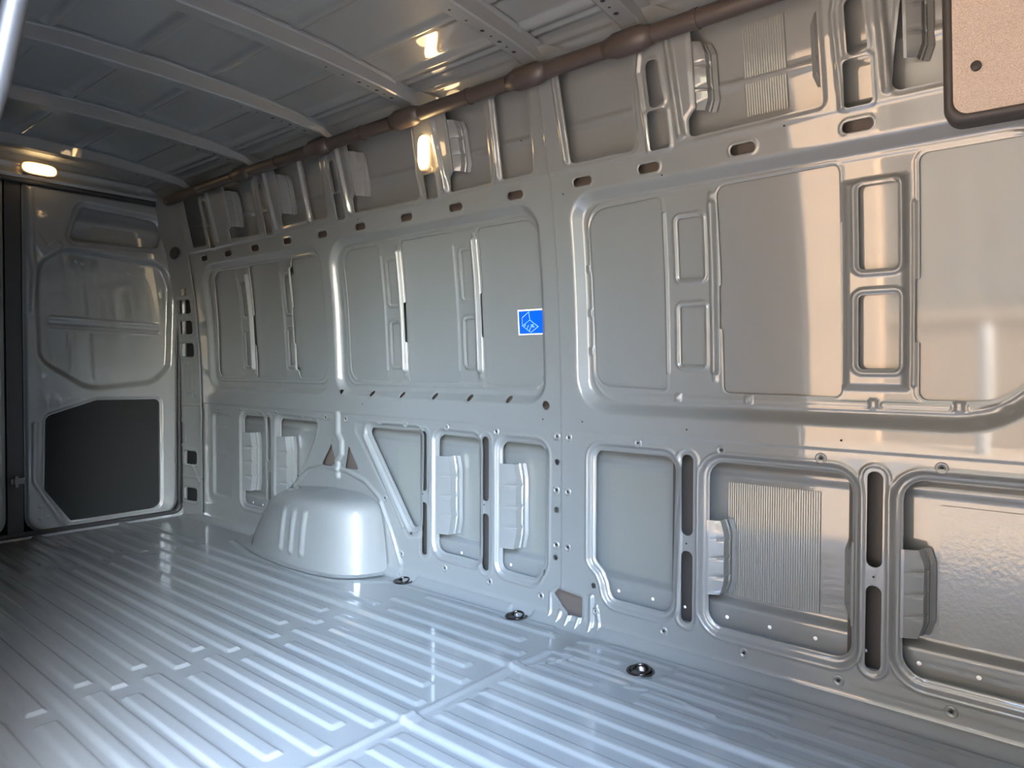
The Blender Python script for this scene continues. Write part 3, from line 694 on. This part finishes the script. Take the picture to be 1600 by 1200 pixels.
def door(name, mir, label):
    fx = (lambda y: y) if not mir else (lambda y: 2.22 - y)
    def T(pts):
        o = [(fx(a), b) for a, b in pts]; return o[::-1] if mir else o
    y0, y1 = sorted((fx(1.146), fx(1.958)))
    s = Sheet(np.linspace(y0, y1, 150), seq((.012, 1.885, .006)))
    outline = T(fillet([(1.152, .016), (1.945, .016), (1.952, 1.45), (1.905, 1.872), (1.152, 1.872)], [.10, .09, .3, .10, .02], 8))
    s.hole(T([(1.0, -.2), (2.2, -.2), (2.2, 2.2), (1.0, 2.2)])); s.H[:] = 1
    U, V = np.meshgrid(s.u, s.v, indexing='ij'); s.H = -Sheet.sdf(outline, U, V)
    s.recess(outline, -.012, .018, 0)
    w_ = T(fillet([(1.468, .793), (1.796, .83), (1.885, .905), (1.901, 1.387), (1.856, 1.510), (1.348, 1.535), (1.245, 1.46), (1.230, 1.30), (1.238, .951)], [.16, .12, .08, .1, .09, .12, .10, .1, .10], 8))
    s.recess(w_, .028, .035, .03, .14)
    up = T(fillet([(1.375, 1.60), (1.845, 1.618), (1.865, 1.70), (1.83, 1.775), (1.43, 1.795)], [.02, .03, .04, .06, .05], 6))
    s.recess(up, .006, .012, .034); s.recess(up, .010, .014, .012); s.hole(up)
    lo = T(fillet([(1.366, .058), (1.843, .062), (1.843, .715), (1.50, .720), (1.249, .640), (1.240, .247)], [.02, .05, .03, .05, .04, .03], 6))
    s.recess(lo, .008, .012, .018); s.hole(lo)
    s.bead(T([(1.28, 1.178), (1.845, 1.160)]), .005, .006); s.bead(T([(1.28, 1.112), (1.845, 1.10)]), .005, .006); s.bead(T([(1.28, 1.145), (1.845, 1.13)]), -.004, .012)
    s.bead(T([(1.20, .60), (1.195, .30), (1.33, .05)]), .008, .02); s.bead(T([(1.185, 1.84), (1.19, 1.50), (1.205, 1.42), (1.195, 1.2)]), .010, .022)
    s.flatbead(T([(1.21, 1.595), (1.26, 1.51), (1.31, 1.56)]), .004, .02, .01)
    for z in (.18, .12, .11): pass
    D = s.build(name, lambda u, v, d: (X_REAR + .005 - d, u, v), PAINT, None, t=.015); struct(D, label)
    a_ = T([(1.30, 1.50), (1.90, 1.50), (1.90, 1.83), (1.30, 1.83)]); ys = [p[0] for p in a_]
    a = Sheet(np.linspace(min(ys), max(ys), 8), seq((1.55, 1.83, .02))); a.bead([(min(ys), 1.73), (max(ys), 1.715)], .01, .03)
    a.D += .06; a.build('outer_skin', lambda u, v, d: (X_REAR + .005 - d, u, v), PAINT, D, t=0)
    yy = sorted((fx(1.50), fx(1.75)))
    a = Sheet(np.linspace(yy[0], yy[1], 6), np.linspace(1.63, 1.715, 6)); a.D += .055; lab(a.build('damping_sheet', lambda u, v, d: (X_REAR + .005 - d, u, v), PAD_B, D, t=0), 'pitted damping sheet')
    yy = sorted((fx(1.22), fx(1.87)))
    a = Sheet(np.linspace(yy[0], yy[1], 8), np.linspace(.04, .74, 8)); a.D += .012
    lab(a.build('lower_card', lambda u, v, d: (X_REAR + .005 - d, u, v), BLACKPL, D, t=0), 'dark grey card filling the lower opening')
    # latch plate and dimples
    for (y, z) in ((1.22, .16), (1.255, .10), (1.22, .095), (1.40, 1.485), (1.43, 1.478), (1.68, 1.45)):
        c = fx(y); vs = [(X_REAR + .026, c, z)] + [(X_REAR + .020, c + .010 * math.cos(k * .628), z + .010 * math.sin(k * .628)) for k in range(10)]
        mesh('dimple', vs, [(0, 1 + k, 1 + (k + 1) % 10) for k in range(10)], PAINT, D, smooth=True)
    return D
D1 = door('door_1', False, 'right rear door with pressed window blank and dark lower card')
D2 = door('door_2', True, 'left rear door, mostly hidden at the picture edge')
vs, fs = [], []; add_box(vs, fs, X_REAR - .004, X_REAR + .010, 1.076, 1.146, .02, 1.87); lab(mesh('centre_seal', vs, fs, RUBBER, D1), 'black rubber strip in the gap between the doors')
vs, fs = [], []; add_box(vs, fs, X_REAR + .004, X_REAR + .035, 1.085, 1.15, .295, .325); lab(mesh('latch', vs, fs, CHROME, D1), 'small steel latch at the door gap')
vs, fs = [], []; add_box(vs, fs, X_REAR + .03, X_REAR + .05, 1.10, 1.115, .28, .34); mesh('latch_pin', vs, fs, CHROME, D1)
vs, fs = [], []; add_box(vs, fs, X_REAR - .12, X_REAR - .10, .13, 2.13, -.10, 2.05); struct(mesh('trim_2', vs, fs, BLACKPL), 'outer face of the rear doors')
# D pillar box with square access holes
s = Sheet(seq((0, .232, .0058)), seq((-.01, 1.89, .006)))
for z in (1.269, 1.146, 1.011, .360, .135): q = rr(.045, .175, z - .040, z + .040, .018); s.hole(q); s.rim(q, .004, .010, .008)
for x in (.008, .224): s.bead([(x, 0), (x, 1.6)], .006, .007)
s.bead([(.02, .85), (.02, .60), (.06, .55), (.06, .46), (.02, .42)], .008, .01); s.bead([(0, .24), (.23, .24)], .004, .006); s.bead([(0, .68), (.23, .68)], .003, .006); s.bead([(.12, .33), (.20, .22)], .008, .014)
s.flatbead([(.11, .78), (.11, .90)], .003, .03, .01); s.bead([(.17, .74), (.17, .78)], .004, .006)
m_dp = lambda u, v, d: (X_REAR + .002 + u, prof(v) - .034 + .030 * (u / .232) + d, v)
DP = s.build('trim_3', m_dp, PAINT, None, t=.006); struct(DP, 'rear corner pillar with square access holes')
mesh('cavity_liner', [(X_REAR, 2.02, 0), (-4.08, 2.03, 0), (-4.08, 1.99, 1.5), (X_REAR, 1.99, 1.5)], [(0, 1, 2, 3)], BLACKPL, DP)
vs, fs = [], []; n = 20
for r_, d in ((.036, 0), (.036, -.006), (.030, -.009), (.0001, -.008)):
    for k in range(n): vs.append((-4.215 + r_ * 1.6 * math.cos(2 * math.pi * k / n), float(prof(1.585)) - .022 + d, 1.585 + r_ * math.sin(2 * math.pi * k / n)))
for i in range(3):
    for k in range(n): fs.append((i * n + k, i * n + (k + 1) % n, (i + 1) * n + (k + 1) % n, (i + 1) * n + k))
lab(mesh('rubber_plug', vs, fs, RUBBER, DP), 'round black rubber plug')
vs, fs = [], []; add_box(vs, fs, -4.21, -4.17, float(prof(1.36)) - .028, float(prof(1.36)) - .018, 1.335, 1.375); lab(mesh('clip', vs, fs, CHROME, DP), 'small metal clip')

# ================================================================== LEFT WALL WITH THE OPEN SLIDING DOOR
s = Sheet(seq((-4.30, -1.3, .02), (-1.3, .5, .01)), seq((-.01, 1.87, .01)))
s.hole(fillet([(-1.20, -.1), (.16, -.1), (.16, 1.76), (-1.20, 1.76)], [.05, .05, .08, .08]))
for x0, x1 in ((-2.75, -1.45), (-4.1, -2.85)): s.recess(rr(x0, x1, .78, 1.49, .1), .028, .04)
for x0, x1 in ((-1.75, -1.53), (-2.1, -1.86), (-3.6, -3.4)): s.recess(rr(x0, x1, .13, .63, .03), .03, .02)
WL = s.build('wall_left', m_left, PAINT, None, t=.09); struct(WL, 'left side wall with the open sliding door')
vs, fs = [], []
pt = [(.232, 0), (.232, .5), (.242, .85), (.262, 1.08), (.290, 1.225), (.312, 1.316), (.333, 1.43), (.372, 1.60), (.42, 1.76)]
tube(vs, fs, [(-1.215, y - .016, z) for y, z in pt], .016, 14); JB = mesh('trim_4', vs, fs, OLDRUB, smooth=True); struct(JB, 'rolled rear jamb edge of the side door opening')
vs, fs = [], []; tube(vs, fs, [(-1.200, y - .058, z) for y, z in pt], .012, 10); lab(mesh('seal', vs, fs, RUBBER, JB, smooth=True), 'black rubber door seal')
vs, fs = [], []; tube(vs, fs, [(-1.205, y - .080, z) for y, z in pt], .014, 10); mesh('outer_return', vs, fs, OLDRUB, JB, smooth=True)
# bulkhead, roof outside, outer side
vs, fs = [], []; add_box(vs, fs, X_FRONT, X_FRONT + .03, .1, 2.1, -.1, 2.06)
struct(mesh('wall_front', vs, fs, PAINT), 'bulkhead behind the cab')
vs, fs = [], []; add_box(vs, fs, -4.5, .6, .12, 2.14, 2.04, 2.07); SH = mesh('trim_5', vs, fs, PAINT); struct(SH, 'outer body shell of the van')
for nm, bx_ in (('side_skin', (-4.5, .6, 2.12, 2.14, -.3, 2.04)), ('underbody', (-4.5, .6, .16, 2.12, -.12, -.06)), ('roof_rail', (-4.5, .6, .12, .30, 1.86, 2.04)), ('side_skin', (-4.46, -1.24, .10, .115, -.3, 1.9))):
    vs, fs = [], []; add_box(vs, fs, *bx_); mesh(nm, vs, fs, PAINT, SH)

# ================================================================== THINGS
# felt covered trim, upper right
def m_felt(z): return float(prof(z)) - .062
e = empty('felt_trim_panel', (0.08, m_felt(1.7), 1.70), 'grey brown felt panel with dark rim hanging at upper right', 'trim panel')
off = (0.08, m_felt(1.7), 1.70)
out = fillet([(-.285, 1.472), (.46, 1.462), (.46, 1.93), (-.285, 1.93)], [.035, .03, .02, .02], 8)
def offs(pts, k):
    c = np.array(pts).mean(0); p = np.array(pts); lo, hi = p.min(0), p.max(0); sz = hi - lo
    return [(c0 + (a - c0) * (1 - 2 * k / sz[0]), c1 + (b - c1) * (1 - 2 * k / sz[1])) for (a, b) in pts for c0, c1 in [((lo[0] + hi[0]) / 2, (lo[1] + hi[1]) / 2)]]
rings = [(out, .055), (out, .012), (offs(out, .006), .002), (offs(out, .016), 0.), (offs(out, .020), .006)]
vs, fs = [], []; n = len(out)
for pts, d in rings:
    for x, z in pts: vs.append((x, m_felt(z) + d, z))
for i in range(len(rings) - 1):
    for k in range(n): fs.append((i * n + k, i * n + (k + 1) % n, (i + 1) * n + (k + 1) % n, (i + 1) * n + k))
mesh('rim', vs, fs, FELTEDGE, e, smooth=True, off=off)
vs = []; inn = offs(out, .019)
for x, z in inn: vs.append((x, m_felt(z) + .005, z))
mesh('felt_face', vs, [tuple(range(n))], FELT, e, off=off)
vs, fs = [], []
for r_, d in ((.0105, .006), (.0105, -.004), (.0001, -.0055)):
    for k in range(16): vs.append((-.221 + r_ * math.cos(k * math.pi / 8), m_felt(1.584) + d, 1.584 + r_ * math.sin(k * math.pi / 8)))
for i in range(2):
    for k in range(16): fs.append((i * 16 + k, i * 16 + (k + 1) % 16, (i + 1) * 16 + (k + 1) % 16, (i + 1) * 16 + k))
mesh('push_pin', vs, fs, RUBBER, e, off=off)
# interior lamps
def lamp(name, loc, rot, label, L, Wd, power):
    e = empty(name, loc, label, 'lamp', 'lit load space lamps'); e.rotation_euler = rot
    def pill(l, w_, n=28): return [(l * math.copysign(abs(math.cos(t)) ** .62, math.cos(t)), w_ * math.copysign(abs(math.sin(t)) ** .62, math.sin(t))) for t in [2 * math.pi * k / n for k in range(n)]]
    def shell(rings, nm, m):
        vs, fs = [], []; n = 28
        for l, w_, d in rings: vs.extend([(a, d, b) for a, b in pill(l, w_)])
        for i in range(len(rings) - 1):
            for k in range(n): fs.append((i * n + k, i * n + (k + 1) % n, (i + 1) * n + (k + 1) % n, (i + 1) * n + k))
        fs.append(tuple((len(rings) - 1) * n + k for k in range(n)))
        return mesh(nm, vs, fs, m, e, smooth=True)
    h, g = L / 2, Wd / 2
    shell([(h + .008, g + .007, .0), (h + .008, g + .007, -.004), (h + .002, g + .002, -.007), (h, g, -.006)], 'bezel', LAMPRIM)
    shell([(h, g, -.004), (h * .99, g * .97, -.010), (h * .93, g * .85, -.016), (h * .7, g * .5, -.020)], 'lens', LAMP)
    pd = bpy.data.lights.new('bulb', 'POINT'); pd.energy = power; pd.color = (1., .68, .36); pd.shadow_soft_size = .03
    po = bpy.data.objects.new('bulb', pd); COL.objects.link(po); po.parent = e; po.location = (0, -.06, 0)
    return e
lamp('wall_lamp', (-2.018, float(prof(1.745)) - .014, 1.745), (R(-11), R(90), 0), 'lit upright warm lamp on the side wall below the brown duct', .128, .050, .07)
l2 = lamp('header_lamp', (X_REAR + .062, 1.218, 1.940), (0, 0, R(90)), 'lit warm lamp lying across the header above the rear doors', .150, .052, .05)
vs, fs = [], []; add_box(vs, fs, -.07, .07, -.002, .05, -.028, .028); mesh('housing', vs, fs, PAINT, l2)
# sticker
e = empty('sticker', (-1.609, float(prof(1.08)) + .0385, 1.081), 'small square blue sticker with white border and a line drawing, on the middle window blank', 'sticker')
e.rotation_euler = (R(4.5), 0, 0)
sw, sh = .0610, .0470
def plate(nm, x0, x1, z0, z1, y0, y1, m):
    vs, fs = [], []; add_box(vs, fs, x0, x1, y0, y1, z0, z1); return mesh(nm, vs, fs, m, e)
plate('border', -sw, sw, -sh, sh, -.0012, .0, LABELW); plate('print_field', -sw + .006, sw - .005, -sh + .0045, sh - .0055, -.0016, -.001, BLUE)
def SP(px, py): return ((px - 767) / 845 * 2 * sw, -(py - 657) / 815 * 2 * sh)
vs, fs = [], []
def stroke(pts, wd=.0011):
    for (a, b) in zip(pts[:-1], pts[1:]):
        a = np.array(SP(*a)); b = np.array(SP(*b)); d = b - a; l = np.linalg.norm(d); d /= l; n_ = np.array([-d[1], d[0]]) * wd; k = len(vs)
        a = a - d * wd; b = b + d * wd
        for p in (a - n_, b - n_, b + n_, a + n_): vs.append((p[0], -.0019, p[1]))
        fs.append((k, k + 1, k + 2, k + 3))
stroke([(720, 330), (490, 510), (490, 770), (740, 590), (720, 330)]); stroke([(490, 770), (740, 590), (1005, 810), (760, 990), (490, 770)])
stroke([(545, 745), (600, 720), (585, 790), (540, 770)], .0009); stroke([(690, 760), (640, 860)], .0014); stroke([(755, 840), (715, 925)], .0014); stroke([(775, 750), (850, 745), (790, 800), (870, 815)], .0014); stroke([(760, 810), (880, 805)], .001)
mesh('line_drawing', vs, fs, LINEB, e)['kind'] = 'stuff'

# ================================================================== OUTSIDE THE OPEN DOOR
GZ = -.72
def plain(name, vs, fs, m, label): return struct(mesh(name, vs, fs, m), label)
GROUND = mat('sandy_paving', (.074, .050, .028), .9, var=.2)
plain('ground', [(-40, -40, GZ), (40, -40, GZ), (40, 30, GZ), (-40, 30, GZ)], [(0, 1, 2, 3)], GROUND, 'sandy paved yard outside the van')
HEDGE = mat('grey_green_foliage', (.022, .021, .016), .9, var=.35, bump=3, bstr=.6, bdist=.1)
rg = random.Random(8)
def bank(name, x0, x1, y, h, label):
    """a tall bushy bank: a rounded ridge with real depth and an uneven surface"""
    nx, nz = 90, 26; vs, fs = [], []
    for i in range(nx + 1):
        x = x0 + (x1 - x0) * i / nx; hh = h * (1 + .10 * math.sin(x * 1.3) + .07 * math.sin(x * 2.9 + 1)) * (1 - .5 * abs(i / nx * 2 - 1) ** 6)
        for j in range(nz + 1):
            t = math.pi * j / nz; r_ = 1 + rg.uniform(-.05, .05)
            vs.append((x + rg.uniform(-.08, .08), y + 1.7 * math.cos(t) * r_ * -1, GZ - .05 + hh * math.sin(t) ** .45 * r_ if 0 < j < nz else GZ - .05))
    for i in range(nx):
        for j in range(nz): fs.append((i * (nz + 1) + j, (i + 1) * (nz + 1) + j, (i + 1) * (nz + 1) + j + 1, i * (nz + 1) + j + 1))
    b_ = len(vs); fs.append(tuple(range(nz + 1))); fs.append(tuple(nx * (nz + 1) + j for j in range(nz + 1))[::-1])
    return tag(mesh(name, vs, fs, HEDGE, smooth=True), label, 'hedge')
HB = bank('hedge', -16, 5.2, -11.5, 13.5, 'unseen grey green hedge across the yard, heightened to block sky light, mirrored faintly in the side panel')  # foliage follows the grey green reflections; extra height added to block sky light
STONE = mat('warm_rendered_wall', (.060, .039, .021), .9, var=.15)
vs, fs = [], []; add_box(vs, fs, -12, 4.6, -9.0, -8.7, GZ, .42)
yard = mesh('yard_wall', vs, fs, STONE); tag(yard, 'low sandy rendered wall across the yard, mirrored warmly in the side panel', 'wall')
vs, fs = [], []; add_box(vs, fs, -12.05, 4.65, -9.05, -8.65, .42, .48); mesh('coping', vs, fs, STONE, yard)
vs, fs = [], []; add_box(vs, fs, -12, -2.7, -8.62, -8.2, GZ, 2.5); gar = mesh('garage', vs, fs, mat('ochre_render', (.125, .080, .044), .9, var=.2)); tag(gar, 'taller warm rendered garage wall at the left end of the yard', 'building')
vs, fs = [], []; add_box(vs, fs, -12.1, -2.6, -8.7, -8.1, 2.5, 2.62); mesh('roof_edge', vs, fs, STONE, gar)
ASPH = mat('grey_asphalt', (.018, .019, .021), .85, var=.2)
plain('floor_yard', [(-30, -6.6, GZ + .004), (30, -6.6, GZ + .004), (30, -5.3, GZ + .004), (-30, -5.3, GZ + .004)], [(0, 1, 2, 3)], ASPH, 'grey asphalt strip crossing the yard')
vs, fs = [], []
nb = 16
for r_, z in ((.10, GZ), (.10, .34), (.085, .40), (.04, .43)):
    for k in range(nb): vs.append((-1.26 + r_ * math.cos(2 * math.pi * k / nb), -8.0 + r_ * math.sin(2 * math.pi * k / nb), z))
for i in range(3):
    for k in range(nb): fs.append((i * nb + k, i * nb + (k + 1) % nb, (i + 1) * nb + (k + 1) % nb, (i + 1) * nb + k))
fs.append(tuple(3 * nb + k for k in range(nb)))
tag(mesh('bollard', vs, fs, mat('pale_bollard_paint', (.075, .072, .066), .5), smooth=True), 'unseen pale round-topped bollard added to mirror as a white spot in the side panel', 'bollard')  # added post, makes a pale spot of unknown origin in the panel's reflection
sky_block = bank('hedge', -2.3, 2.3, 0, 6.5, 'unseen shorter hedge added ahead of the van to block low sky light')
sky_block.location = (8.0, -.05, 0); sky_block.rotation_euler = (0, 0, R(90))  # added bank, keeps low sky light from reaching the rear doors
